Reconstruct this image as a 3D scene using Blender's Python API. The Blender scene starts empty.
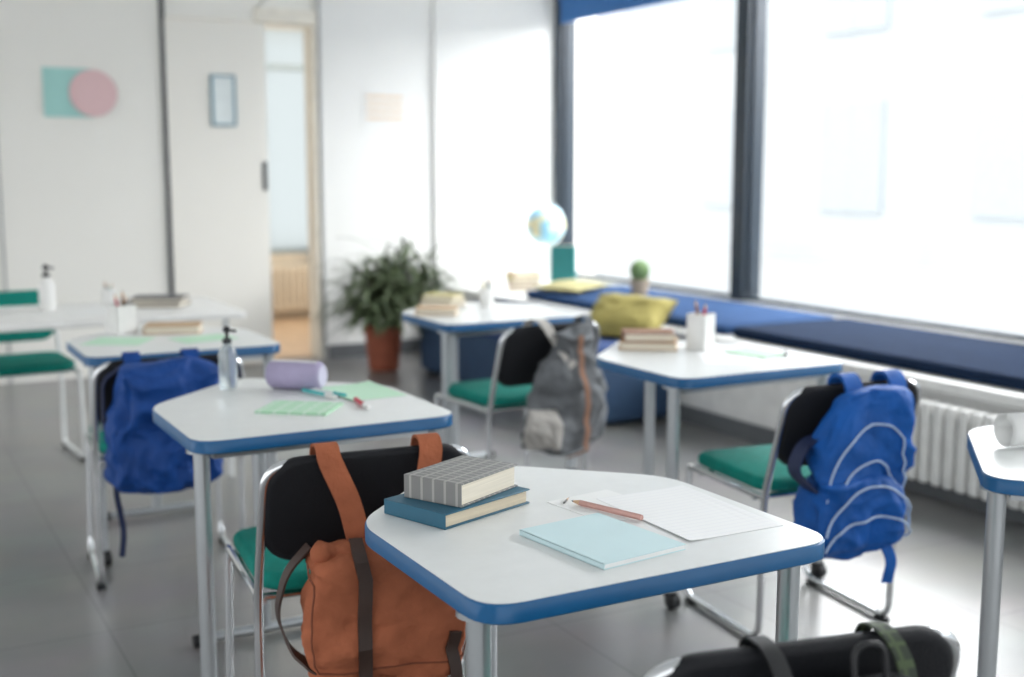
import bpy, math, random
from mathutils import Vector, Matrix, noise
random.seed(7)
C=bpy.context.scene.collection
sc=bpy.context.scene
# ------------------------------------------------------------ materials
def M(name,col,rough=.5,metal=0,var=.06,scale=12,bump=0,bscale=60,spec=.5,sheen=0,trans=0,stretch=None):
    m=bpy.data.materials.new(name);m.use_nodes=True
    nt=m.node_tree;b=nt.nodes['Principled BSDF']
    tc=nt.nodes.new('ShaderNodeTexCoord')
    vec=tc.outputs['Object']
    if stretch:
        mp=nt.nodes.new('ShaderNodeMapping');mp.inputs['Scale'].default_value=stretch
        nt.links.new(vec,mp.inputs['Vector']);vec=mp.outputs['Vector']
    n=nt.nodes.new('ShaderNodeTexNoise');n.inputs['Scale'].default_value=scale;n.inputs['Detail'].default_value=4
    nt.links.new(vec,n.inputs['Vector'])
    r=nt.nodes.new('ShaderNodeValToRGB')
    r.color_ramp.elements[0].position=.3;r.color_ramp.elements[1].position=.7
    r.color_ramp.elements[0].color=[c*(1-var) for c in col]+[1]
    r.color_ramp.elements[1].color=[min(1,c*(1+var)) for c in col]+[1]
    nt.links.new(n.outputs['Fac'],r.inputs['Fac'])
    nt.links.new(r.outputs['Color'],b.inputs['Base Color'])
    b.inputs['Roughness'].default_value=rough;b.inputs['Metallic'].default_value=metal
    b.inputs['Specular IOR Level'].default_value=spec
    if sheen: b.inputs['Sheen Weight'].default_value=sheen
    if trans: b.inputs['Transmission Weight'].default_value=trans
    if bump:
        n2=nt.nodes.new('ShaderNodeTexNoise');n2.inputs['Scale'].default_value=bscale;n2.inputs['Detail'].default_value=6
        nt.links.new(vec,n2.inputs['Vector'])
        bp=nt.nodes.new('ShaderNodeBump');bp.inputs['Strength'].default_value=bump;bp.inputs['Distance'].default_value=.01
        nt.links.new(n2.outputs['Fac'],bp.inputs['Height']);nt.links.new(bp.outputs['Normal'],b.inputs['Normal'])
    return m
def lines_mat(name,base,ink,sx,sy,thr=.78):
    m=M(name,base,.6,var=.01);nt=m.node_tree;b=nt.nodes['Principled BSDF']
    tc=nt.nodes.new('ShaderNodeTexCoord');sep=nt.nodes.new('ShaderNodeSeparateXYZ')
    nt.links.new(tc.outputs['Object'],sep.inputs[0])
    def mth(op,a,bv=None):
        x=nt.nodes.new('ShaderNodeMath');x.operation=op
        if hasattr(a,'links'): nt.links.new(a,x.inputs[0])
        else: x.inputs[0].default_value=a
        if bv is not None:
            if hasattr(bv,'links'): nt.links.new(bv,x.inputs[1])
            else: x.inputs[1].default_value=bv
        return x.outputs[0]
    def per(o,s): return mth('GREATER_THAN',mth('FRACT',mth('MULTIPLY',o,s)),thr)
    f=None
    if sy: f=per(sep.outputs[1],sy)
    if sx:
        g=per(sep.outputs[0],sx); f=g if f is None else mth('MAXIMUM',f,g)
    mx=nt.nodes.new('ShaderNodeMix');mx.data_type='RGBA'
    mx.inputs[6].default_value=(*base,1);mx.inputs[7].default_value=(*ink,1)
    nt.links.new(f,mx.inputs[0]);nt.links.new(mx.outputs[2],b.inputs['Base Color'])
    return m
wall_m=M('wall paint',(.84,.84,.82),.75,var=.015,scale=2,bump=.05,bscale=200)
panel_m=M('wall panel',(.87,.86,.81),.6,var=.02,scale=1.5)
door_m=M('sliding door panel',(.86,.84,.78),.5,var=.02,scale=1.5)
strip_m=M('dark strip',(.03,.04,.05),.4)
cream_m=M('cream trim',(.80,.72,.60),.5)
jamb_m=M('door jamb white',(.84,.80,.71),.5)
ceil_m=M('ceiling',(.85,.86,.86),.9,var=.01)
base_m=M('baseboard grey',(.13,.14,.15),.5)
seam_m=M('panel seam',(.45,.46,.46),.6)
wood_m=M('warm wood floor',(.56,.39,.25),.4,var=.15,scale=6)
frame_m=M('window frame navy',(.014,.026,.040),.45)
blind_m=M('blind blue',(.02,.13,.36),.6)
lam_m=M('desk laminate',(.74,.76,.75),.30,var=.02,scale=30)
edge_m=M('blue edge band',(.004,.10,.26),.35,var=.05)
leg_m=M('grey powder steel',(.50,.53,.55),.33,metal=.75,var=.03)
chrome_m=M('chrome',(.75,.77,.79),.14,metal=1,var=.02)
white_fr=M('white painted steel',(.8,.82,.82),.35)
blk_m=M('black plastic',(.008,.009,.011),.5)
blkf_m=M('black upholstery',(.007,.008,.011),.6,bump=.25,bscale=300,spec=.3)
teal_m=M('teal upholstery',(.0,.22,.175),.75,var=.12,scale=40,bump=.3,bscale=350,spec=.3)
seatb_m=M('white bench panel',(.84,.84,.82),.6)
cush_m=M('navy cushion',(.010,.021,.048),.95,var=.1,bump=.2,bscale=200,spec=.08)
cush_glare_m=M('blue cushion with glare',(.03,.065,.15),.95,var=.1,bump=.2,bscale=200,spec=.08)  # lighter than the navy cushions: window glare mixed into the colour
sofa_m=M('blue sofa fabric',(.035,.07,.20),.85,var=.1,bump=.3,bscale=250)
sofad_m=M('dark blue sofa side',(.02,.055,.12),.7,var=.1)
yel_m=M('mustard pillow',(.34,.29,.085),.85,var=.1,bump=.3,bscale=200)
terra_m=M('terracotta',(.34,.095,.05),.7,var=.12)
soil_m=M('soil',(.05,.035,.02),.95,bump=.6)
leaf_m=M('leaf green',(.115,.155,.080),.55,var=.4,scale=6)
stem_m=M('stem',(.12,.10,.05),.8)
pink_m=M('pink card',(.76,.53,.54),.7,var=.01)
mint_m=M('mint card',(.38,.68,.64),.7,var=.01)
paper_m=M('paper',(.86,.87,.86),.7,var=.01)
papl_m=lines_mat('printed paper',(.86,.87,.87),(.825,.835,.85),0,60,.75)
mintp_m=lines_mat('mint paper',(.54,.80,.60),(.48,.75,.55),0,60,.85)
nb_m=M('light blue cover',(.58,.76,.79),.5,var=.02)
nbg_m=lines_mat('green notebook cover',(.42,.70,.48),(.62,.80,.66),25,25,.8)
page_m=M('book pages',(.66,.58,.44),.8,var=.08,scale=8,stretch=(1,1,60),bump=.2,bscale=30)
cream_pg=M('cream pages',(.78,.72,.60),.8,var=.08,scale=8,stretch=(1,1,60))
bkblue=M('teal-blue book cover',(.02,.115,.185),.5,var=.05)
bkgrey=lines_mat('grid book cover',(.22,.22,.215),(.38,.375,.35),62,38,.80)
bkbrown=M('brown cover',(.25,.11,.05),.6)
bktan=M('tan cover',(.55,.38,.22),.6)
bkdark=M('dark cover',(.05,.055,.07),.5)
bkteal=M('teal cover',(.02,.22,.22),.5)
bkyel=M('yellow cover',(.60,.52,.20),.6)
lav_m=M('lavender fabric',(.38,.34,.50),.8,var=.08,bump=.3,bscale=120)
red_m=M('red plastic',(.55,.03,.06),.4)
teal_p=M('teal plastic',(.05,.45,.45),.4)
white_p=M('white plastic',(.82,.82,.80),.35)
copper_m=M('dusty pink pencil',(.58,.33,.29),.35,metal=.15)
woodp_m=M('pencil wood',(.65,.42,.25),.6)
graph_m=M('graphite',(.05,.05,.05),.4)
orange_m=M('terracotta canvas',(.36,.118,.060),.9,var=.25,scale=9,bump=.5,bscale=50,spec=.15)
seamo_m=M('dark orange seam',(.20,.06,.03),.9)
leather_m=M('brown leather',(.045,.024,.018),.45,var=.2)
brass_m=M('aged brass',(.30,.22,.14),.4,metal=.8)
bblue_m=M('royal blue nylon',(.005,.055,.25),.6,var=.2,scale=10,bump=.5,bscale=30,spec=.3)
bblue2_m=M('bright blue nylon',(.004,.09,.37),.6,var=.2,scale=10,bump=.5,bscale=30,spec=.3)
bnavy_m=M('navy nylon',(.01,.02,.07),.6,bump=.3,bscale=40)
pipe_m=M('light piping',(.42,.54,.72),.5)
greyc_m=M('grey canvas',(.14,.15,.16),.85,var=.3,bump=.4,bscale=40)
beige_m=M('beige canvas',(.46,.44,.41),.85,var=.1,bump=.4,bscale=40)
rust_m=M('rust webbing',(.32,.17,.11),.8)
olive_m=lines_mat('green check',(.018,.030,.016),(.05,.08,.03),50,50,.7)
rad_m=M('radiator enamel',(.82,.82,.80),.4)
ocean_m=M('globe',(.20,.52,.72),.35)
nt=ocean_m.node_tree
r=[n for n in nt.nodes if n.type=='VALTORGB'][0]
r.color_ramp.elements[0].position=.50;r.color_ramp.elements[1].position=.54
r.color_ramp.elements[0].color=(.30,.60,.78,1);r.color_ramp.elements[1].color=(.74,.70,.46,1)
n=[n for n in nt.nodes if n.type=='TEX_NOISE'][0];n.inputs['Scale'].default_value=7
cactus_m=M('cactus',(.16,.26,.10),.7,var=.3,scale=40,bump=.6,bscale=80)
kraft_m=M('kraft pot',(.45,.36,.26),.7)
def floor_mat():
    m=bpy.data.materials.new('stone tile floor');m.use_nodes=True;nt=m.node_tree;b=nt.nodes['Principled BSDF']
    tc=nt.nodes.new('ShaderNodeTexCoord')
    br=nt.nodes.new('ShaderNodeTexBrick');br.offset=0;br.inputs['Scale'].default_value=1
    br.inputs['Brick Width'].default_value=.6;br.inputs['Row Height'].default_value=.6
    br.inputs['Mortar Size'].default_value=.003;br.inputs['Mortar Smooth'].default_value=.1
    br.inputs['Color1'].default_value=(.165,.163,.155,1);br.inputs['Color2'].default_value=(.18,.178,.17,1)
    br.inputs['Mortar'].default_value=(.10,.10,.10,1)
    nt.links.new(tc.outputs['Object'],br.inputs['Vector'])
    n=nt.nodes.new('ShaderNodeTexNoise');n.inputs['Scale'].default_value=3;n.inputs['Detail'].default_value=8
    nt.links.new(tc.outputs['Object'],n.inputs['Vector'])
    mx=nt.nodes.new('ShaderNodeMix');mx.data_type='RGBA';mx.blend_type='OVERLAY';mx.inputs[0].default_value=.4
    nt.links.new(br.outputs['Color'],mx.inputs[6]);nt.links.new(n.outputs['Color'],mx.inputs[7])
    hs=nt.nodes.new('ShaderNodeHueSaturation');hs.inputs['Saturation'].default_value=.35
    nt.links.new(mx.outputs[2],hs.inputs['Color']);nt.links.new(hs.outputs['Color'],b.inputs['Base Color'])
    b.inputs['Roughness'].default_value=.28
    return m
floor_m=floor_mat()
def glass_mat(name='window glass',frost=0):
    m=bpy.data.materials.new(name);m.use_nodes=True;nt=m.node_tree
    out=[n for n in nt.nodes if n.type=='OUTPUT_MATERIAL'][0]
    t=nt.nodes.new('ShaderNodeBsdfTransparent');g=nt.nodes.new('ShaderNodeBsdfGlossy');g.inputs['Roughness'].default_value=.02
    if frost:
        g=nt.nodes.new('ShaderNodeBsdfTranslucent');g.inputs['Color'].default_value=(.72,.75,.75,1)
    mx=nt.nodes.new('ShaderNodeMixShader');mx.inputs[0].default_value=frost or .05
    nt.links.new(t.outputs[0],mx.inputs[1]);nt.links.new(g.outputs[0],mx.inputs[2]);nt.links.new(mx.outputs[0],out.inputs[0])
    return m
glass_m=glass_mat();frost_m=glass_mat('frosted glass',.98)
clear_m=M('clear plastic',(.75,.82,.85),.1,trans=.75,var=.01)
# ------------------------------------------------------------ mesh builder
def rrect(w,d,r,n=5):
    r=max(min(r,w/2-1e-4,d/2-1e-4),1e-4);o=[]
    for cx,cy,a0 in ((w/2-r,d/2-r,0),(-w/2+r,d/2-r,90),(-w/2+r,-d/2+r,180),(w/2-r,-d/2+r,270)):
        for i in range(n+1):
            a=math.radians(a0+90*i/n);o.append((cx+r*math.cos(a),cy+r*math.sin(a)))
    return o
def round_path(pts,r,n=6,closed=False):
    pts=[Vector(p) for p in pts];o=[];N=len(pts)
    for i,p in enumerate(pts):
        if not closed and i in (0,N-1): o.append(p);continue
        a=pts[i-1];b=pts[(i+1)%N]
        da=(a-p);db=(b-p);t=min(r,da.length*.49,db.length*.49)
        s=p+da.normalized()*t;e=p+db.normalized()*t
        for k in range(n+1):
            q=k/n;o.append(s*(1-q)**2+p*2*q*(1-q)+e*q*q)
    return o
def offset_poly(pts,d):
    N=len(pts);o=[]
    for i in range(N):
        p0=Vector(pts[i-1]);p=Vector(pts[i]);p1=Vector(pts[(i+1)%N])
        e0=(p-p0).normalized();e1=(p1-p).normalized()
        n0=Vector((-e0.y,e0.x));n1=Vector((-e1.y,e1.x))
        bi=(n0+n1);bi=bi/(1+n0.dot(n1))
        q=p+bi*d;o.append((q.x,q.y))
    return o
class MB:
    def __init__(s): s.v=[];s.f=[];s.mi=[]
    def add(s,v,f,mi=0):
        k=len(s.v);s.v+= [Vector(x) for x in v]
        s.f+=[tuple(i+k for i in q) for q in f];s.mi+=[mi]*len(f)
        return s
    def box(s,c,d,mi=0,rz=0,R=None):
        x,y,z=d[0]/2,d[1]/2,d[2]/2
        R=R or Matrix.Rotation(rz,3,'Z')
        v=[Vector(c)+R@Vector((a*x,b*y,e*z)) for a in(-1,1) for b in(-1,1) for e in(-1,1)]
        return s.add(v,[(0,1,3,2),(4,6,7,5),(0,4,5,1),(2,3,7,6),(0,2,6,4),(1,5,7,3)],mi)
    def loft(s,rings,mi=0,caps=(True,True)):
        n=len(rings[0]);v=[p for r in rings for p in r];f=[]
        for i in range(len(rings)-1):
            for j in range(n):
                k=(j+1)%n;f.append((i*n+j,i*n+k,(i+1)*n+k,(i+1)*n+j))
        if caps[0]: f.append(tuple(reversed(range(n))))
        if caps[1]: f.append(tuple((len(rings)-1)*n+j for j in range(n)))
        return s.add(v,f,mi)
    def prism(s,poly,z0,z1,mi=0):
        return s.loft([[(x,y,z0) for x,y in poly],[(x,y,z1) for x,y in poly]],mi)
    def slab(s,w,d,h,r,bev,mi=0,T=None,nb=4,n=6):
        T=T or (lambda p:p)
        rs=[]
        for i in range(nb+1):
            a=math.pi/2*i/nb;ins=bev*(1-math.sin(a));z=bev*(1-math.cos(a))
            rs.append((ins,z))
        prof=rs+[(i,h-z) for i,z in reversed(rs)]
        rings=[[T(Vector((x,y,z-h/2))) for x,y in rrect(w-2*i,d-2*i,r-i*.6,n)] for i,z in prof]
        return s.loft(rings,mi)
    def rev(s,prof,mi=0,c=(0,0,0),n=24,R=None):
        rings=[]
        for r,z in prof:
            ring=[]
            for j in range(n):
                a=2*math.pi*j/n;p=Vector((max(r,1e-4)*math.cos(a),max(r,1e-4)*math.sin(a),z))
                if R: p=R@p
                ring.append(p+Vector(c))
            rings.append(ring)
        return s.loft(rings,mi)
    def tube(s,path,r,mi=0,n=10,closed=False,side=None,ry=None,flat=False):
        path=[Vector(p) for p in path];N=len(path);rings=[]
        up=None
        for i,p in enumerate(path):
            a=path[i-1] if (i>0 or closed) else p
            b=path[(i+1)%N] if (i<N-1 or closed) else p
            t=(b-a).normalized() if (b-a).length>1e-9 else Vector((0,0,1))
            if side is not None:
                u=Vector(side[i] if isinstance(side,list) else side);u=(u-t*u.dot(t)).normalized()
            else:
                if up is None:
                    up=Vector((0,0,1)) if abs(t.z)<.9 else Vector((1,0,0))
                u=(up-t*up.dot(t)).normalized();up=u
            w=t.cross(u)
            rr=r[i] if isinstance(r,list) else r;r2=ry if ry else rr
            if flat: ring=[p+u*rr*x+w*r2*y for x,y in((1,1),(-1,1),(-1,-1),(1,-1))]
            else: ring=[p+u*rr*math.cos(2*math.pi*k/n)+w*r2*math.sin(2*math.pi*k/n) for k in range(n)]
            rings.append(ring)
        if closed: rings.append(rings[0])
        return s.loft(rings,mi,(not closed,not closed))
    def xf(s,fn): s.v=[fn(p) for p in s.v];return s
    def build(s,name,mats,parent=None,bevel=0,smooth=True,ang=.6,sub=0):
        me=bpy.data.meshes.new(name);me.from_pydata([tuple(p) for p in s.v],[],s.f)
        if not isinstance(mats,(list,tuple)): mats=[mats]
        for m in mats: me.materials.append(m)
        me.polygons.foreach_set('material_index',s.mi)
        import bmesh
        bm=bmesh.new();bm.from_mesh(me);bmesh.ops.recalc_face_normals(bm,faces=bm.faces);bm.to_mesh(me);bm.free()
        if smooth:
            me.polygons.foreach_set('use_smooth',[True]*len(me.polygons))
            me.set_sharp_from_angle(angle=ang)
        o=bpy.data.objects.new(name,me);C.objects.link(o)
        if parent: o.parent=parent
        if bevel:
            b=o.modifiers.new('bevel','BEVEL');b.width=bevel;b.segments=2;b.limit_method='ANGLE'
        return o
def root(name,label,cat,loc=(0,0,0),rz=0,group=None,kind=None):
    o=bpy.data.objects.new(name,None);C.objects.link(o);o.empty_display_size=.1
    return tag(o,label,cat,loc,rz,group,kind)
def tag(o,label,cat,loc=None,rz=None,group=None,kind=None):
    o['label']=label;o['category']=cat
    if group:o['group']=group
    if kind:o['kind']=kind
    if loc is not None:o.location=loc
    if rz is not None:o.rotation_euler=(0,0,math.radians(rz))
    return o
def struct(o): o['kind']='structure';return o
def dup(src,label,loc,rz):
    def cp(o,par):
        n=o.copy();C.objects.link(n)
        if par: n.parent=par;n.matrix_parent_inverse=o.matrix_parent_inverse.copy()
        for ch in [c for c in bpy.data.objects if c.parent==o and c is not n]: cp(ch,n)
        return n
    n=cp(src,None);n.location=loc;n.rotation_euler=(0,0,math.radians(rz));n['label']=label
    return n
# ------------------------------------------------------------ room shell
YB=8.3; XG=4.93; ZC=3.05
def sbox(name,c,d,m,bevel=0): return struct(MB().box(c,d).build(name,m,bevel=bevel))
sbox('floor',(.75,2.65,-.05),(9.2,11.5,.1),floor_m)
sbox('ceiling',(.75,4.0,ZC+.05),(9.2,14.6,.1),ceil_m)
w=MB()
w.box((-.975,YB+.1,ZC/2),(5.74,.2,ZC))           # to X=1.895
w.box((2.24,YB+.1,(2.38+ZC)/2),(.69,.2,ZC-2.38))
w.box((2.76,YB+.1,(2.38+ZC)/2),(.37,.2,ZC-2.38))
w.box((4.14,YB+.1,ZC/2),(2.38,.2,ZC))
struct(w.build('wall_back',panel_m))
sbox('trim_1',(3.43,YB-.012,ZC/2),(.89,.02,ZC-.002),wall_m)
sbox('trim_2',(4.40,YB-.03,ZC/2),(1.05,.056,ZC-.002),wall_m)
sbox('trim_3',(1.90,YB-.012,ZC/2),(.030,.022,ZC-.002),strip_m)
sbox('trim_4',(.845,YB-.006,ZC/2),(.014,.01,ZC-.002),seam_m)
d=MB().box((2.25,YB-.02,1.19),(.68,.036,2.36)).build('door_1',door_m,bevel=.003);struct(d)
h=MB().slab(.028,.012,.20,.006,.003);h.xf(lambda p:p+Vector((2.565,YB-.045,1.33)));h.build('handle',strip_m,d)
f=MB().box((2.955,YB+.04,1.19),(.035,.14,2.38)).box((2.755,YB+.04,2.43),(.45,.14,.10));struct(f.build('trim_5',jamb_m,bevel=.004))
sbox('trim_6',(2.985,YB-.03,ZC/2),(.014,.03,ZC-.002),seam_m)
sbox('baseboard_back',(3.43,YB-.032,.05),(.84,.02,.1),base_m)
w=MB();w.box((XG+.09,2.6,.275),(.2,11.4,.55));w.box((XG+.09,2.6,(2.72+ZC)/2),(.2,11.4,ZC-2.72))
struct(w.build('wall_right',wall_m))
posts=[8.22,5.98,3.72,1.6,-.5]
for i,y in enumerate(posts): sbox('trim_%d'%(10+i),(XG+.05,y,1.635),(.15,.12,2.17),frame_m,.004)
for i in range(4):
    y1=posts[i]-.06;y0=posts[i+1]+.06;yc=(y0+y1)/2;L=y1-y0
    f=MB()
    f.box((XG+.05,yc,.562),(.08,L,.02)).box((XG+.05,yc,2.69),(.08,L,.06))
    f.box((XG+.05,y0+.01,1.635),(.07,.02,2.05)).box((XG+.05,y1-.01,1.635),(.07,.02,2.05))
    o=struct(f.build('window_%d'%(i+1),frame_m,bevel=.003))
    MB().box((XG+.06,yc,1.615),(.008,L-.04,2.09)).build('glass_pane',glass_m,o)
for i in range(2):
    y1=posts[i]-.08;y0=posts[i+1]+.08
    b=MB().box((XG-.02,(y0+y1)/2,2.60),(.03,y1-y0,.22))
    b.rev([(.03,-(y1-y0)/2),(.03,(y1-y0)/2)],0,(XG-.04,(y0+y1)/2,2.70),16,Matrix.Rotation(math.pi/2,3,'X'))
    tag(b.build('roller_blind',blind_m),'rolled blue window blind along the window head','blind',group='blue roller blinds above the windows')
r=root('window_seat','white built-in window bench running along the windows','window bench')
MB().box((4.40,2.55,.225),(.86,11.2,.45)).build('body',seatb_m,r)
MB().box((4.39,2.55,.475),(.92,11.3,.05)).build('bench_top',white_p,r,bevel=.006)
sbox('baseboard_right',(3.955,2.55,.045),(.02,11.2,.09),base_m)
for i,(a,b,m,l) in enumerate([(4.98,7.15,cush_glare_m,'blue seat cushion, window glare in its colour, on the window bench beside the globe'),(2.90,4.94,cush_m,'long navy blue seat cushion on the window bench'),(.80,2.86,cush_m,'long navy blue seat cushion on the window bench')]):
    s=MB().slab(.82,b-a,.055,.05,.025)
    tag(s.build('seat_cushion',m),l,'cushion',(4.425,(a+b)/2,.5280),group='window bench cushions')
# next room seen through the doorway
YN=10.8
sbox('floor_next_room',(3.2,9.7,-.05),(4.0,2.5,.1),wood_m)
w=MB();w.box((3.3,YN+.1,.30),(3.6,.2,.6)).box((3.3,YN+.1,2.85),(3.6,.2,.4));w.box((1.9,YN+.1,1.6),(.8,.2,2.2))
struct(w.build('wall_next_room',cream_m))
sbox('wall_next_side',(5.1,9.7,1.5),(.1,2.4,3),wall_m)
sbox('wall_next_end',(1.6,9.7,1.5),(.1,2.4,3),wall_m)
f=MB()
for x in (2.33,3.35,3.93,5.0): f.box((x,YN+.05,1.63),(.05,.1,2.04))
f.box((3.66,YN+.05,.62),(2.7,.1,.05)).box((3.66,YN+.05,2.30),(2.7,.06,.05))
f=struct(f.build('window_5',M('grey blue frame',(.36,.43,.46),.5)))
MB().box((3.66,YN+.07,1.64),(2.66,.006,2.0)).build('glass_pane',frost_m,f)
def radiator(name,label,L,loc,rz,mat=rad_m,H=.34,z0=.08):
    r=root(name,label,'radiator',loc,rz)
    b=MB();n=int(L/.062)
    for i in range(n):
        x=-L/2+(i+.5)*L/n
        s=MB().slab(L/n*.72,.075,H,.012,.01);s.xf(lambda p:p+Vector((x,0,z0+H/2)));b.add(s.v,s.f)
    b.tube([(-L/2,0,z0+.04),(L/2,0,z0+.04)],.016).tube([(-L/2,0,z0+H-.04),(L/2,0,z0+H-.04)],.016)
    b.build('fins',mat,r)
    for x in (-L/2+.12,L/2-.12):
        MB().tube([(x,0,z0+.03),(x,0,.005)],.012).box((x,-.01,.008),(.06,.12,.014)).build('foot',mat,r,bevel=.002)
    MB().tube(round_path([(-L/2,0,z0+.04),(-L/2-.05,0,z0+.04),(-L/2-.05,0,.0)],.03),.009).build('pipe',mat,r)
    return r
radiator('radiator','white ribbed radiator below the window bench',1.6,(3.875,3.00,0),-90)
radiator('radiator','cream radiator under the window of the next room',1.6,(3.7,YN-.12,0),0,cream_m,.42)
sb=MB().slab(.5,.18,.16,.05,.05);tag(sb.build('bundled_blue_cloth',M('light blue cloth',(.16,.30,.58),.8)),'light blue cloth lying on the radiator of the next room','cloth',(3.98,YN-.12,.585))
o=MB();o.box((16,6,4),(1,34,14));
for i in range(9):
    for k in range(3): o.box((15.46,-8+i*3.4,1.6+k*3.1),(.1,1.5,1.9),1)
tag(o.build('neighbouring_building',[M('pale facade',(.72,.755,.775),.8,scale=.4,var=.06),M('facade glass',(.64,.69,.72),.8)]),'pale overexposed building facade across the street','building')
sbox('ground_outside',(11,6,-.3),(11.5,34,.1),M('pavement',(.7,.72,.72),.8))
# wall pictures
a=MB().box((0,0,0),(.30,.006,.31));p=root('wall_art','mint square and pink circle paper decoration on the wall','wall decoration',(1.285,YB-.008,1.865))
a.build('mint_square',mint_m,p)
MB().rev([(.15,-.004),(.15,.004)],0,(.155,-.012,0),48,Matrix.Rotation(math.pi/2,3,'X')).build('pink_circle',pink_m,p)
p=root('picture_frame','slim blue-grey framed sheet hanging on the sliding door','picture frame',(2.285,YB-.05,1.84))
fr=MB();W,Hh=.155,.33
for x in(-1,1): fr.box((x*W/2,0,0),(.013,.014,Hh+.013))
for z in(-1,1): fr.box((0,0,z*Hh/2),(W,.014,.013))
fr.build('frame',M('slate frame',(.12,.28,.36),.4),p)
MB().box((0,.003,0),(W-.01,.004,Hh-.01)).build('sheet',M('pale sheet',(.76,.82,.82),.6,var=.04),p)
p=root('wall_poster','pale poster with faint orange lines on the wall','poster',(3.48,YB-.026,1.82))
MB().box((0,0,0),(.34,.003,.24)).build('sheet',M('poster paper',(.84,.84,.83),.7,var=.01),p)
q=MB()
for k in range(4): q.box((0,-.003,.08-k*.052),(.29,.002,.022))
q.build('printed_lines',M('peach ink',(.80,.64,.48),.7,var=.15,scale=60),p)
# ------------------------------------------------------------ desks
def desk():
    r=root('student_desk','x','desk',group='pentagon classroom desks')
    P=[(-.34,0),(.34,0),(.34,.49),(0,.82),(-.34,.49)]
    def rp(pl,rad): return [(v.x,v.y) for v in round_path([(x,y,0) for x,y in pl],rad,7,True)]
    b=MB().loft([[(x,y,z) for x,y in rp(offset_poly(P,i),.070)] for i,z in ((.004,.716),(0,.719),(0,.7455),(.0025,.7485))])
    b.build('edge_band',edge_m,r,ang=.8)
    MB().prism(rp(offset_poly(P,.003),.068),.747,.75).build('table_top',lam_m,r)
    for k,(x,y) in enumerate([(-.305,.085),(.305,.085),(0,.64)]):
        l=MB().tube([(x,y,.055 if k<2 else .03),(x,y,.718)],.0195,n=20)
        l.rev([(.035,.708),(.035,.717)],0,(x,y,0),20)
        lo=l.build('leg',leg_m,r)
        if k<2:
            c=MB().rev([(.021,.045),(.021,.06)],0,(x,y,0),16)
            c.rev([(.016,-.017),(.026,-.013),(.026,.013),(.016,.017)],0,(x+.01,y,.026),20,Matrix.Rotation(math.pi/2,3,'Y'))
            c.box((x+.01,y,.045),(.012,.034,.026)).build('caster',blk_m,lo)
        else:
            MB().tube([(x-.19,y,.022),(x+.19,y,.022)],.0145,n=14).build('foot_bar',leg_m,lo)
            for sx in(-1,1): MB().rev([(.018,-.014),(.018,.014)],0,(x+sx*.195,y,.019),14,Matrix.Rotation(math.pi/2,3,'Y')).build('foot_cap',blk_m,lo)
    MB().box((0,.085,.703),(.56,.03,.026)).tube([(-.25,.09,.703),(0,.62,.703)],.012).tube([(.25,.09,.703),(0,.62,.703)],.012).build('under_frame',leg_m,r)
    return r
D=desk();D.location=(1.094,1.456,0);D['label']='white pentagon desk with blue edge holding books and pencil'
dup(D,'white pentagon desk with blue edge holding lavender pencil case',(.998,2.71,0),0)
dup(D,'white pentagon desk with blue edge holding white pen cup',(2.485,2.853,0),0)
dup(D,'white pentagon desk with blue edge beside the potted plant',(2.425,4.34,0),0)
dup(D,'white pentagon desk with blue edge holding mint papers',(1.0,4.14,0),0)
a=math.radians(-45);dup(D,'white pentagon desk with blue edge holding a paper roll',(1.985+.34*math.cos(a),1.62+.34*math.sin(a),0),-45)
r=root('white_table','long white rectangular table with white steel legs','table',(.58,5.55,0))
s=MB().slab(1.86,.74,.028,.03,.004);s.xf(lambda p:p+Vector((0,0,.736)));s.build('table_top',white_p,r)
for x in(-.85,.85):
    for y in(-.31,.31): MB().tube([(x,y,0),(x,y,.722)],.016).build('leg',white_fr,r)
# ------------------------------------------------------------ chairs
def chair(name,label,seat_m,back_m,fr_m,loc,rz,grp):
    r=root(name,label,'chair',loc,rz,group=grp)
    t=.0105;W=.232
    pl=[(-W+.01,.43,.435),(-W,.43,t+.004),(-W,.0,t+.004),(-W,-.005,.44),(-W+.005,-.10,.765),(W-.005,-.10,.765),(W,-.005,.44),(W,.0,t+.004),(W,.43,t+.004),(W-.01,.43,.435)]
    path=round_path(pl,.06,8)
    f=MB().tube(path,t,n=12)
    f.tube(round_path([(-W+.01,.43,.43),(-W+.01,.40,.437),(-W+.01,0,.437)],.02),t)
    f.tube(round_path([(W-.01,.43,.43),(W-.01,.40,.437),(W-.01,0,.437)],.02),t)
    f.tube([(-W,.35,.43),(W,.35,.43)],.009).tube([(-W,.05,.43),(W,.05,.43)],.009)
    f.build('frame',fr_m,r)
    s=MB().slab(.44,.42,.042,.07,.018)
    s.xf(lambda p:Vector((p.x,p.y+.225,p.z+.466-max(0,p.y-.13)**2)));s.build('seat',seat_m,r)
    b=MB().slab(.455,.245,.036,.075,.016,n=8)
    def T(p):
        x,v,w=p.x,p.y,p.z
        z=.657+v; y=-.005-.095*(z-.44)/.325 - w
        return Vector((x,y-.002+.004*(x/.22)**2,z))
    b.xf(T);b.build('backrest',back_m,r)
    for x in(-W,W):
        for y in(.03,.38): MB().box((x,y,.006),(.03,.04,.012)).build('glide',blk_m,r,bevel=.002)
    return r
G='black and teal classroom chairs'
CH1=((.952,2.44,0),-6);CH2=((.875,3.95,0),-5);CH3=((2.36,4.08,0),4);CH4=((2.465,2.55,0),-7);CH5=((1.055,1.195,0),-12)
ch=chair('classroom_chair','black-backed chair with teal seat holding orange backpack',teal_m,blkf_m,chrome_m,CH1[0],CH1[1],G)
dup(ch,'black-backed chair with teal seat holding royal blue backpack',*CH2)
dup(ch,'black-backed chair with teal seat holding grey canvas bag',*CH3)
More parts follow.
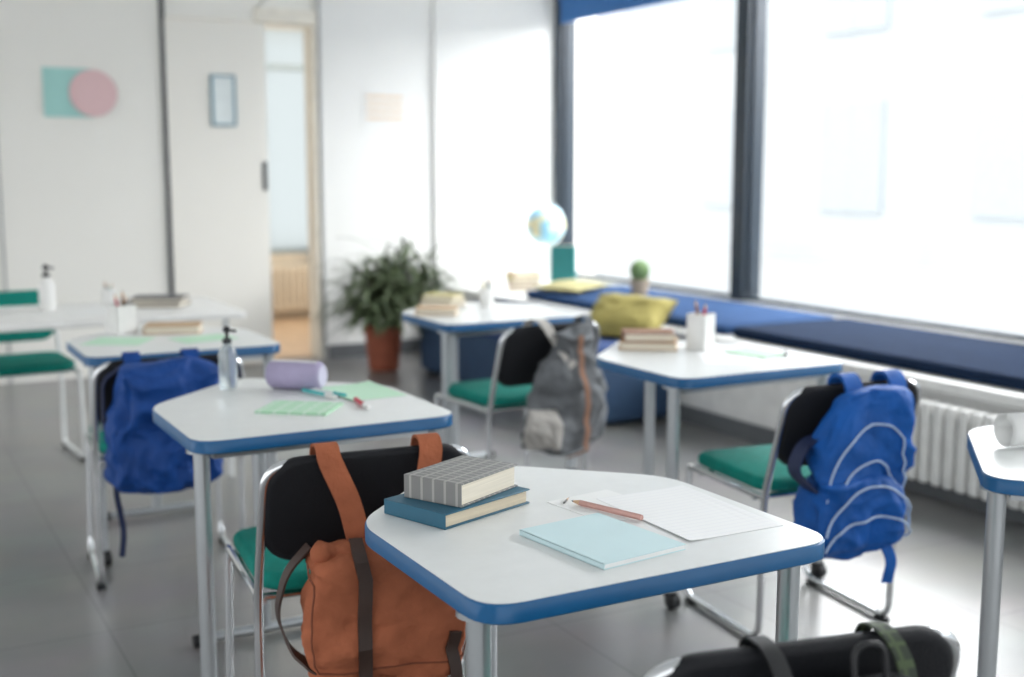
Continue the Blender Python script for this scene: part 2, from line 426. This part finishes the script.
dup(ch,'black-backed chair with teal seat holding bright blue backpack',*CH4)
dup(ch,'black-backed chair holding dark bag, chrome frame',*CH5)
chair('classroom_chair','teal chair with white tubular frame behind the white table',teal_m,teal_m,white_fr,(.64,6.25,0),184,'teal chairs with white frames')
# ------------------------------------------------------------ bags
class Body:
    def __init__(s,w,d,z0,z1,xc,yc,n=3.2,tw=.8,seed=0,amp=.012,skew=0,pw=5,fold=.010,fs=(7,7,5)):
        s.w,s.d,s.z0,s.z1,s.xc,s.yc,s.n,s.tw,s.seed,s.amp,s.skew,s.pw,s.fold,s.fs=w,d,z0,z1,xc,yc,n,tw,seed,amp,skew,pw,fold,fs
    def prof(s,z):
        t=(z-s.z0)/(s.z1-s.z0);t=min(max(t,0),1)
        k=(1-abs(2*t-1)**s.pw)**(1/2.6)
        return max(k,.02)*(1+(s.tw-1)*t),max(k,.02)*(1+(s.tw-1)*t*1.3)
    def cx(s,z): return s.xc+s.skew*(z-s.z0)
    def pt(s,a,z,off=0):
        kw,kd=s.prof(z);c,q=math.cos(a),math.sin(a);e=2/s.n
        x0=s.cx(z)+s.w*kw*abs(c)**e*(1 if c>=0 else -1)
        y0=s.yc+s.d*kd*abs(q)**e*(1 if q>=0 else -1)
        q3=Vector((x0*s.fs[0]+s.seed,y0*s.fs[1],z*s.fs[2]))
        q3+=noise.noise_vector(q3*.8)*.5
        rdg=(1-2.2*abs(noise.noise(q3)))*s.fold+(1-2.4*abs(noise.noise(q3*2.3)))*s.fold*.55+(1-2.4*abs(noise.noise(q3*5.1)))*s.fold*.2
        off+=rdg
        x=x0+off*abs(c)**e*(1 if c>=0 else -1)
        y=y0+off*abs(q)**e*(1 if q>=0 else -1)
        p=Vector((x,y,z))
        return p+noise.noise_vector(Vector((x0*9+s.seed,y0*9,z*9)))*s.amp
    def front(s,x,z,off=.004):
        kw,_=s.prof(z);u=max(-.999,min(.999,(x-s.cx(z))/(s.w*kw)))
        c=abs(u)**(s.n/2);a=math.acos(min(1,c));a=-a if u>=0 else -(math.pi-a)
        return s.pt(a,z,off)
    def mesh(s,mb,mi=0,lv=60,n=120):
        rings=[[s.pt(2*math.pi*j/n,s.z0+(s.z1-s.z0)*(.5-.5*math.cos(math.pi*i/lv))) for j in range(n)] for i in range(lv+1)]
        return mb.loft(rings,mi)
    def patch(s,mb,x0,x1,zb,zt,off=.008,mi=0,nx=36,nz=30,rnd=0,flare=0,sag=0):
        v=[];f=[]
        for o in(off,-.002):
            for i in range(nz+1):
                q=(i/nz*2-1);k=1 if not rnd else 1-rnd*abs(q)**4
                for j in range(nx+1):
                    x=(x0+x1)/2+(x1-x0)/2*(j/nx*2-1)*k
                    z=zb+(zt-zb)*i/nz+sag*(1-i/nz)*noise.noise(Vector((x*11+s.seed,3,0)))
                    oo=o
                    if o>0: e=max(abs(j/nx*2-1),abs(q));oo=o*(1-e**8*.6)+flare*(1-i/nz)
                    v.append(s.front(x,z,oo))
        A=(nx+1)*(nz+1)
        for L,b in((0,0),(1,A)):
            for i in range(nz):
                for j in range(nx):
                    q=b+i*(nx+1)+j;f.append((q,q+1,q+nx+2,q+nx+1) if L==0 else (q,q+nx+1,q+nx+2,q+1))
        bd=[j for j in range(nx+1)]+[i*(nx+1)+nx for i in range(1,nz+1)]+[nz*(nx+1)+j for j in range(nx-1,-1,-1)]+[i*(nx+1) for i in range(nz-1,0,-1)]
        for k in range(len(bd)):
            a,b=bd[k],bd[(k+1)%len(bd)];f.append((b,a,a+A,b+A))
        return mb.add(v,f,mi)
def ribbon(pts,w,t=.003,side=(1,0,0),r=.03): return MB().tube(round_path(pts,r,6),w/2,side=side,ry=t/2,flat=True)
def strap_on(Bd,x,z0,z1,w,mat,par,name='leather_strap',off=.02,n=16,dx=0,th=.0018):
    pts=[Bd.front(x+dx*i/n,z0+(z1-z0)*i/n,off) for i in range(n+1)]
    MB().tube(pts,w/2,side=(1,0,0),ry=th,flat=True).build(name,mat,par)
def seam(Bd,mb,x0,x1,zb,zt,off,r_=.0022):
    pts=[];m=12
    for i in range(m): pts.append((x0,zt-(zt-zb)*i/m))
    for i in range(m): pts.append((x0+(x1-x0)*i/m,zb))
    for i in range(m+1): pts.append((x1,zb+(zt-zb)*i/m))
    mb.tube([Bd.front(x,z,off) for x,z in pts],r_,n=6)
# orange canvas satchel backpack
r=root('backpack','terracotta orange canvas backpack with brown leather straps on a chair','backpack',*CH1)
B=Body(.136,.064,.14,.610,-.018,-.20,5,.97,1,.012,pw=14,fold=.013,fs=(6,6,8))
B.mesh(MB()).build('body',orange_m,r,ang=1.2)
B.patch(MB(),-.152,.114,.345,.605,.020,rnd=.02,flare=.014,sag=.035).build('flap',orange_m,r,ang=.9)
B.patch(MB(),-.098,.058,.17,.325,.020,rnd=.05).build('front_pocket',orange_m,r,ang=.9)
sm=MB();seam(B,sm,-.140,.102,.372,.595,.0315);sm.build('stitched_seam',seamo_m,r)
pts=[(x,-.230+.010*math.sin(x*40),.606+.010*math.sin(x*25)-.12*max(0,-x-.10)) for x in [-.160+.275*i/18 for i in range(19)]]
MB().tube(pts,[.022+.005*math.sin(i*1.7) if 0<i<18 else .013 for i in range(19)],n=14).build('folded_top',orange_m,r,ang=1.2)
for x0,x1 in((-.045,-.10),(.095,.125)):
    ribbon([(x0,-.18,.58),(x0+(x1-x0)*.3,-.150,.68),(x1,-.133,.775),(x1,-.118,.800),(x1,-.075,.798),(x1,-.045,.70)],.050,.006).build('shoulder_strap',orange_m,r)
strap_on(B,-.060,.16,.625,.028,leather_m,r,off=.040,th=.003)
strap_on(B,.075,.16,.43,.026,leather_m,r,off=.037,th=.003)
for x,z in((-.060,.22),(.075,.31)):
    p=B.front(x,z,.050);MB().tube(round_path([p+Vector((a,-.002,b)) for a,b in((-.018,-.013),(.018,-.013),(.018,.013),(-.018,.013))],.004,3,True),.0024,closed=True,n=6).build('buckle',brass_m,r)
ribbon([(-.150,-.15,.60),(-.20,-.15,.55),(-.225,-.16,.47),(-.205,-.19,.40),(-.165,-.25,.37),(-.13,-.27,.37)],.030,.005,(0,1,.2)).build('side_strap',leather_m,r)
MB().tube(round_path([(-.01,-.19,.60),(-.01,-.18,.655),(.05,-.18,.655),(.05,-.19,.60)],.02),.007).build('top_handle',leather_m,r)
# royal blue backpack
r=root('backpack','royal blue nylon backpack hanging on a chair back','backpack',*CH2)
B=Body(.158,.062,.365,.79,-.035,-.19,3.6,.90,5,.018,pw=8,fold=.026)
B.mesh(MB()).build('body',bblue_m,r,ang=1.2)
B.patch(MB(),-.145,.075,.39,.58,.012,rnd=.15).build('front_pocket',bblue_m,r,ang=1.2)
for x in(-.12,.06): ribbon([(x,-.16,.72),(x,-.14,.79),(x,-.115,.802),(x,-.07,.79),(x,-.04,.66)],.05,.008).build('shoulder_strap',bblue_m,r)
ribbon([(-.17,-.14,.45),(-.19,-.17,.38),(-.17,-.17,.24),(-.18,-.17,.16)],.018,.003).build('dangling_strap',bnavy_m,r)
ribbon([(-.16,-.15,.76),(-.21,-.12,.72),(-.215,-.13,.57),(-.17,-.19,.43)],.035,.006,(0,1,0)).build('side_strap',bnavy_m,r)
# bright blue backpack
r=root('backpack','bright blue sports backpack with pale piping hanging on a chair','backpack',*CH4)
B=Body(.160,.062,.315,.785,-.110,-.186,3.4,.70,11,.014,.26,pw=6,fold=.018,fs=(7,7,6))
B.mesh(MB()).build('body',bblue2_m,r,ang=1.2)
B.patch(MB(),-.205,.045,.35,.54,.018,rnd=.2).build('front_pocket',bblue2_m,r,ang=1.2)
pp=MB()
for cx,cz,rx,rz,off in((-.070,.42,.128,.27,.006),(-.072,.42,.110,.165,.006),(-.075,.40,.110,.120,.024),(-.075,.36,.110,.085,.024)):
    pts=[B.front(cx+.26*(rz*math.sin(a))*.6-rx*math.cos(a),cz+rz*math.sin(a),off) for a in [math.pi*i/30 for i in range(31)]]
    pp.tube(pts,.0034,n=6)
pp.build('piping',pipe_m,r)
for x in(-.045,.105): ribbon([(x,-.17,.70),(x,-.14,.79),(x,-.115,.806),(x,-.07,.795),(x,-.045,.64)],.055,.010).build('shoulder_strap',bblue2_m,r)
ribbon([(-.10,-.16,.66),(-.20,-.14,.63),(-.25,-.16,.56),(-.20,-.20,.50)],.05,.009,(0,1,0)).build('side_strap',bnavy_m,r)
ribbon([(-.01,-.23,.38),(.02,-.26,.31),(.01,-.25,.24)],.035,.005).build('dangling_strap',bblue2_m,r)
# grey canvas bag
r=root('canvas_bag','limp grey and beige canvas bag hanging on a chair back','bag',*CH3)
B=Body(.190,.036,.29,.775,.000,-.166,3.0,.42,23,.022,.15,pw=10,fold=.022,fs=(7,9,7))
B.mesh(MB()).build('body',greyc_m,r,ang=1.2)
B.patch(MB(),-.165,-.035,.31,.47,.006,rnd=.1).build('beige_panel',beige_m,r,ang=1.2)
strap_on(B,.055,.27,.74,.022,rust_m,r,'rust_webbing',.022)
ribbon([(.03,-.20,.62),(-.02,-.170,.70),(-.07,-.135,.80),(-.10,-.08,.80),(-.11,-.045,.66)],.04,.005).build('shoulder_strap',beige_m,r)
ribbon([(.14,-.16,.66),(.15,-.14,.78),(.15,-.11,.805),(.15,-.06,.79),(.15,-.04,.72)],.035,.005).build('shoulder_strap',greyc_m,r)
# dark bag on nearest chair
r=root('backpack','black backpack with green checked trim on a chair back','backpack',*CH5)
B=Body(.150,.070,.28,.755,.02,-.195,2.8,.88,31,.020,fold=.022)
B.mesh(MB()).build('body',blkf_m,r,ang=1.2)
B.patch(MB(),.085,.135,.55,.735,.012).build('checked_trim',olive_m,r,ang=1.2)
for x in(-.07,.10): ribbon([(x,-.19,.70),(x,-.16,.765),(x,-.125,.787),(x,-.07,.785),(x,-.045,.66)],.024,.003).build('shoulder_strap',olive_m if x>0 else blk_m,r)
MB().tube(round_path([(.015,-.19,.70),(.012,-.18,.800),(.055,-.18,.800),(.060,-.19,.70)],.03),.0042).build('top_handle',blk_m,r)
# ------------------------------------------------------------ desk items
T=.7502
def book(label,x,y,z,w,d,h,rz,cov,pg=cream_pg,group=None):
    r=root('book',label,'book',(x,y,z),rz,group)
    t=.003
    c=MB().box((0,0,t/2),(w,d,t)).box((0,0,h-t/2),(w,d,t)).box((-w/2+t/2,0,h/2),(t,d,h-.0004));c.build('cover',cov,r,bevel=.0012)
    MB().box((.0,0,h/2),(w-.010,d-.010,h-2*t)).build('pages',pg,r)
    return r
book('blue hardcover book with cream pages at the bottom of a stack',.950,1.937,T,.228,.155,.028,20,bkblue,page_m)
book('grey grid-patterned hardcover book on top of a stack',.962,1.945,T+.0285,.18,.13,.043,27,bkgrey,cream_pg)
def sheet(name,label,x,y,z,w,d,h,rz,m,cat='paper',curl=0.0):
    b=MB();n=10
    v=[];f=[]
    for s_ in(1,0):
        for i in range(n+1):
            u=i/n*2-1
            for j in(-1,1):
                v.append((u*w/2,j*d/2,h*s_+curl*max(0,u*j-.3)**2))
    A=2*(n+1)
    for i in range(n):
        q=2*i;f+=[(q,q+2,q+3,q+1),(A+q,A+q+1,A+q+3,A+q+2),(q,q+A,q+2+A,q+2),(q+1,q+3,q+3+A,q+1+A)]
    f+=[(0,1,1+A,A),(2*n,2*n+A,2*n+1+A,2*n+1)]
    return tag(b.add(v,f).build(name,m,smooth=False),label,cat,(x,y,z),rz)
nbk=root('notebook','light blue exercise notebook lying on the desk','notebook',(1.07,1.638,T),7)
MB().box((0,0,.0092),(.175,.225,.0012)).box((0,0,.0006),(.175,.225,.0012)).box((-.087,0,.0049),(.001,.225,.0098)).build('cover',nb_m,nbk)
MB().box((.001,0,.0049),(.172,.222,.0074)).build('pages',paper_m,nbk)
sheet('paper_sheet','white printed worksheet lying on the desk',1.305,1.715,T,.20,.30,.001,-1,papl_m,curl=.004)
sheet('paper_sheet','blank white sheet tucked beside the worksheet',1.20,1.82,T,.15,.17,.0006,8,paper_m)
def pencil(name,label,p0,p1,r_,m,cat='pencil',tip=True,group=None):
    p0=Vector(p0);p1=Vector(p1);d=(p1-p0);L=d.length;q=d.to_track_quat('Z','Y').to_matrix()
    b=MB()
    if tip:
        b.rev([(r_*.9,0),(r_,.003),(r_,L-.022)],0,(0,0,0),8,q)
        b.rev([(r_,L-.022),(r_*.35,L-.006)],1,(0,0,0),8,q);b.rev([(r_*.35,L-.006),(.0002,L)],2,(0,0,0),8,q)
        ms=[m,woodp_m,graph_m]
    else:
        b.rev([(r_*.7,0),(r_,.002),(r_,L*.68)],0,(0,0,0),12,q);b.rev([(r_*1.12,L*.68),(r_*1.12,L-.003),(r_*.6,L)],1,(0,0,0),12,q);ms=[m,white_p if m is not white_p else teal_p]
    o=b.build(name,ms);return tag(o,label,cat,p0,None,group)
pencil('pencil','dusty pink pencil lying on the worksheet',(1.20,1.705,T+.0068),(1.148,1.86,T+.0068),.0056,copper_m)
pencil('pencil','thin graphite pencil lying on the white sheet',(1.135,1.865,T+.0030),(1.165,1.895,T+.0030),.002,graph_m)
c=root('pencil_case','lavender cylindrical pencil case lying on the desk','pencil case',(1.085,3.255,T+.042),-45)
R=Matrix.Rotation(math.pi/2,3,'Y');
MB().rev([(.012,-.082),(.034,-.080),(.041,-.070),(.042,0),(.041,.070),(.034,.080),(.012,.082)],0,(0,0,0),28,R).build('body',lav_m,c)
MB().tube([(-.07,-.012,.0405),(.07,-.012,.0405)],.0025).build('zipper',white_p,c)
MB().rev([(.030,.081),(.030,.0835)],0,(0,0,0),24,R).build('end_patch',M('pale lavender',(.55,.52,.66),.7),c)
def bottle(label,x,y,z,h,r_,body,cap):
    b=root('pump_bottle',label,'bottle',(x,y,z))
    MB().rev([(r_*.92,0),(r_,.004),(r_,h*.55),(r_*.85,h*.63),(r_*.42,h*.70),(r_*.42,h*.73)],0,(0,0,0),24).build('body',body,b)
    p=MB().rev([(r_*.5,h*.73),(r_*.5,h*.80),(r_*.2,h*.81),(r_*.16,h*.90)],0,(0,0,0),16).rev([(r_*.28,h*.90),(r_*.42,h*.92),(r_*.42,h*.955),(r_*.2,h)],0,(0,0,0),16)
    p.tube([(0,0,h*.935),(r_*.9,-r_*.5,h*.92)],r_*.14,n=8).build('pump',cap,b)
bottle('clear sanitizer bottle with black pump on the desk',.918,3.36,T,.18,.026,clear_m,blk_m)
bottle('white bottle with dark cap on the white table',.745,5.66,T,.205,.034,white_p,blk_m)
sheet('notebook','mint green patterned notebook lying on the desk',1.0,2.975,T,.19,.15,.006,-38,nbg_m,'notebook')
sheet('paper_sheet','mint green sheet lying on the desk',1.23,3.13,T,.17,.24,.001,4,mintp_m,curl=.01)
pencil('marker_pen','red marker pen lying on the desk',(1.165,3.00,T+.007),(1.15,2.87,T+.007),.006,red_m,'pen',False)
pencil('marker_pen','teal marker pen lying on the desk',(1.085,3.20,T+.007),(1.13,3.05,T+.007),.005,teal_p,'pen',False)
pencil('marker_pen','white marker pen lying on the desk',(1.11,3.21,T+.007),(1.16,3.06,T+.007),.005,white_p,'pen',False)
book('tan hardcover book at the bottom of a stack',2.44,3.44,T,.20,.16,.028,-38,bktan)
book('cream paged brown book on top of a stack',2.44,3.445,T+.0285,.18,.14,.03,-30,bkbrown)
def cup(label,x,y,z,h,r_,m,cols,square=False):
    c=root('pen_cup',label,'pen cup',(x,y,z),20)
    b=MB()
    if square:
        t=.003
        for sx,sy,dx,dy in((1,0,t,2*r_),(-1,0,t,2*r_),(0,1,2*r_,t),(0,-1,2*r_,t)): b.box((sx*(r_-t/2),sy*(r_-t/2),h/2),(dx,dy,h))
        b.box((0,0,.002),(2*r_-.001,2*r_-.001,.004))
    else: b.rev([(r_*.95,0),(r_,h),(r_-.003,h),(r_*.9,.004),(.001,.004)],0,(0,0,0),24)
    b.build('cup_body',m,c)
    for k,m2 in enumerate(cols):
        a=k*2.4+.1;dx,dy=math.cos(a)*r_*.6,math.sin(a)*r_*.6
        pencil('pencil','coloured pencil standing in a pen cup',(x-dx*.4,y-dy*.4,z+.006),(x+dx,y+dy,z+h*1.30+.012*(k%3)),.0055,m2,group='pencils standing in pen cups')
cup('white square pen cup on the desk',2.575,3.32,T,.125,.036,white_p,[red_m,bkbrown],True)
cup('white pen cup full of pencils on the desk',.885,4.72,T,.11,.042,white_p,[graph_m,teal_p,bkbrown,graph_m,red_m],True)
cup('cream pen cup on the desk beside the plant',2.53,4.85,T,.09,.035,white_p,[teal_p,bkyel,graph_m])
sheet('paper_sheet','white sheet lying on the desk by the pen cup',2.53,3.10,T,.20,.26,.001,-30,papl_m)
sheet('notebook','pale mint notebook lying on the desk',2.67,3.14,T,.12,.17,.005,12,nbg_m,'notebook')
pencil('marker_pen','dark pen lying on the desk',(2.70,3.02,T+.012),(2.77,3.10,T+.012),.005,graph_m,'pen',False)
book('tan book lying on the desk beside the plant',2.21,4.70,T,.18,.14,.03,-30,bktan)
book('cream book stacked on the desk beside the plant',2.37,4.97,T,.17,.13,.03,-60,cream_m)
book('yellow book stacked on the desk beside the plant',2.37,4.97,T+.0305,.16,.12,.025,-50,bkyel)
sheet('paper_sheet','white sheet lying on the desk beside the plant',2.55,4.60,T,.2,.28,.001,20,paper_m)
sheet('paper_sheet','mint sheet lying on the desk',.83,4.50,T,.21,.2,.001,-30,mintp_m)
sheet('paper_sheet','mint sheet lying on the desk beside the books',1.12,4.42,T,.21,.16,.001,12,mintp_m)
book('brown book lying on the desk',1.07,4.67,T,.21,.15,.03,-20,bktan)
book('dark hardcover book stacked on the white table',1.22,5.62,T,.26,.19,.022,-30,bkdark)
book('dark hardcover book on top of the stack on the white table',1.23,5.62,T+.0225,.24,.17,.02,-22,bkdark)
sheet('paper_sheet','white sheet lying on the white table',.95,5.5,T,.21,.29,.001,30,paper_m)
cup('small white pen cup on the white table',1.02,5.72,T,.08,.03,white_p,[teal_p,graph_m])
o=root('paper_roll','rolled white paper lying on the desk','paper roll',(2.37,1.755,T+.041),-12)
b=MB()
pts=[];n=70
for k in range(n):
    a=k/n*2*math.pi*3.2;rr=.040-.007*(1-k/n)*2
    pts.append((rr*math.cos(a),rr*math.sin(a)))
v=[(x,p[0],p[1]) for x in(-.13,.13) for p in pts]
b.add(v,[(i,i+1,n+i+1,n+i) for i in range(n-1)])
ob=b.build('sheet',paper_m,o);so=ob.modifiers.new('s','SOLIDIFY');so.thickness=.0012
# ------------------------------------------------------------ sofa, pillow, plant, ledge items
r=root('blue_sofa','low blue upholstered bench sofa beside the wall','sofa')
s=MB().slab(.54,2.18,.34,.04,.03);s.xf(lambda p:p+Vector((3.63,6.36,.19)));s.build('base',sofad_m,r)
s=MB().slab(.555,2.20,.10,.05,.035);s.xf(lambda p:p+Vector((3.63,6.36,.405)));s.build('seat_cushion',sofa_m,r)
sbox_f=MB()
for x in(3.42,3.84):
    for y in(5.38,7.36): sbox_f.box((x,y,.011),(.05,.05,.022))
sbox_f.build('feet',blk_m,r)
def pillow(name,label,w,h,t,m,loc,rot,cat='pillow'):
    n=18;v=[];f=[]
    for s_ in(1,-1):
        for i in range(n+1):
            for j in range(n+1):
                u=i/n*2-1;q=j/n*2-1
                th=((1-u**4)*(1-q**4))**.5
                v.append(Vector((u*w/2*(.92+.08*abs(q)**2),q*h/2*(.92+.08*abs(u)**2),s_*t/2*th+.012*noise.noise(Vector((u*3,q*3,s_))))))
    A=(n+1)**2
    for i in range(n):
        for j in range(n):
            k=i*(n+1)+j;f.append((k,k+n+1,k+n+2,k+1));f.append((A+k,A+k+1,A+k+n+2,A+k+n+1))
    o=MB().add(v,f).build(name,m,ang=2)
    w_=o.modifiers.new('w','WELD');w_.merge_threshold=.009
    tag(o,label,cat,loc);o.rotation_euler=[math.radians(x) for x in rot];return o
pillow('throw_pillow','mustard yellow throw pillow leaning on the blue sofa',.50,.33,.15,yel_m,(3.73,5.47,.562),(36,0,-62))
pillow('throw_pillow','pale olive flat pillow lying on the window bench',.40,.36,.05,M('pale yellow',(.36,.33,.16),.9),(4.22,6.85,.598),(3,0,-70))
r=root('potted_plant','bushy green leafy plant in a terracotta pot','plant',(3.18,7.64,0))
MB().rev([(.098,0),(.102,.01),(.130,.26),(.143,.265),(.143,.31),(.130,.31),(.122,.28),(.001,.275)],0,(0,0,0),32).build('pot',terra_m,r)
MB().rev([(.122,.272),(.10,.282),(.001,.285)],0,(0,0,0),24).build('soil',soil_m,r)
stm=MB();lv=MB();random.seed(11)
for k in range(18):
    a=k*2.4;R0=.03+.06*random.random();lean=.03+.30*((k+.5)/18)**.7
    top=Vector((math.cos(a)*lean*1.1+.09,math.sin(a)*lean*.9-.07,.78-.28*lean/.33+.10*random.random()))
    b0=Vector((math.cos(a)*R0,math.sin(a)*R0,.27));mid=(b0+top)/2+Vector((0,0,.04))
    stm.tube(round_path([b0,mid,top],.1),.009,n=7)
    for j in range(44):
        base=b0.lerp(top,.3+.7*j/43);az=j*2.4+a;el=math.radians(random.uniform(-5,65)*(j/43*.7+.3)+5)
        L=random.uniform(.24,.42);w=random.uniform(.010,.017)
        dr=Vector((math.cos(az)*math.cos(el),math.sin(az)*math.cos(el),math.sin(el)));sd=Vector((-math.sin(az),math.cos(az),0))
        P=[];p=base.copy();dcur=dr.copy();S=8
        for q in range(S+1):
            P.append(p.copy());p+=dcur*L/S;dcur=(dcur+Vector((0,0,-.17))).normalized()
        v=[];f=[]
        for q,p in enumerate(P):
            t=q/S;ww=w*(math.sin(math.pi*min(1,.15+t*.87))**.7 if t<1 else .05)
            v+=[p-sd*ww,p+Vector((0,0,-.003)),p+sd*ww]
        for q in range(S): f+=[(3*q,3*q+1,3*q+4,3*q+3),(3*q+1,3*q+2,3*q+5,3*q+4)]
        lv.add(v,f)
stm.build('stem',stem_m,r);lo=lv.build('foliage',leaf_m,r,ang=2);lo['kind']='stuff'
r=root('globe','light blue desk globe on a white stand, standing on the bench','globe',(4.57,7.80,.50))
g=MB();g.rev([(.15*math.sin(math.pi*i/24),-.15*math.cos(math.pi*i/24)) for i in range(25)],0,(0,0,0),36);g.xf(lambda p:Matrix.Rotation(.4,3,'Y')@p+Vector((0,0,.46)));g.build('globe_ball',ocean_m,r,ang=2)
MB().rev([(.10,0),(.105,.008),(.10,.018),(.03,.03),(.014,.06),(.014,.29),(.02,.30)],0,(0,0,0),28).build('base',white_p,r)
pts=[(.165*math.sin(a),0,.46-.165*math.cos(a)) for a in [math.radians(-10+x*9) for x in range(21)]]
MB().tube(pts,.005).build('meridian_arm',white_p,r)
r=root('folder','teal upright folder standing on the bench beside the globe','folder',(4.50,7.42,.5),-60)
MB().box((0,0,.165),(.20,.03,.33)).build('cover',bkteal,r,bevel=.003);MB().box((0,0,.165),(.196,.024,.334)).build('pages',cream_pg,r)
for k,(m,h) in enumerate(((bktan,.04),(bkbrown,.035),(bkyel,.03),(bktan,.03))):
    book('%s book in a stack on the window bench'%('tan','brown','yellow','tan')[k],4.28,7.62,.5003+sum((.04,.035,.03,.03)[:k])+.0004*k,.22,.17,h,-30+8*k,m)
r=root('potted_cactus','small round cactus in a kraft pot on the bench cushion','plant',(4.55,6.53,.556))
MB().rev([(.050,0),(.066,.10),(.058,.10),(.052,.09),(.001,.09)],0,(0,0,0),24).build('pot',kraft_m,r)
cv=MB();n=36;rings=[]
for i in range(13):
    t=math.pi*i/12
    rings.append([Vector((math.cos(2*math.pi*j/n),math.sin(2*math.pi*j/n),0))*(.062*max(.02,math.sin(t))*(1+.08*math.cos(12*2*math.pi*j/n)))+Vector((0,0,.155-.074*math.cos(t))) for j in range(n)])
cv.loft(rings).build('cactus_body',cactus_m,r)
# ------------------------------------------------------------ light
W=bpy.data.worlds.new('World');sc.world=W;W.use_nodes=True
nt=W.node_tree;bg=nt.nodes['Background'];bg.inputs[0].default_value=(.97,.985,1,1);bg.inputs[1].default_value=1.62
L=bpy.data.lights.new('sun','SUN');L.energy=.8;L.angle=.05;lo=bpy.data.objects.new('sun',L);C.objects.link(lo)
lo.rotation_euler=(0,math.radians(-42),0)
def area(name,loc,rot,sx,sy,e,col):
    L=bpy.data.lights.new(name,'AREA');L.shape='RECTANGLE';L.size=sx;L.size_y=sy;L.energy=e;L.color=col
    o=bpy.data.objects.new(name,L);C.objects.link(o);o.location=loc;o.rotation_euler=[math.radians(x) for x in rot];return o
area('sky_light',(7.2,4.0,4.2),(0,55,0),3.5,9,1600,(.98,.99,1))
area('next_room_fill',(3.6,9.6,2.85),(0,0,0),1.2,.6,46,(1,.93,.84))  # added fill without a fixture, brightens the dim closed room
# ------------------------------------------------------------ camera
cam=bpy.data.cameras.new('camera');co=bpy.data.objects.new('camera',cam);C.objects.link(co);sc.camera=co
cam.sensor_width=36;cam.lens=1200/1024*36;cam.clip_start=.05
co.location=(0,0,1.37);co.rotation_euler=(math.radians(90-7.99),0,-math.atan(659/1200))
cam.dof.use_dof=True;cam.dof.focus_distance=2.1;cam.dof.aperture_fstop=2.2
try:
    sc.view_settings.view_transform='Standard'
except Exception: pass
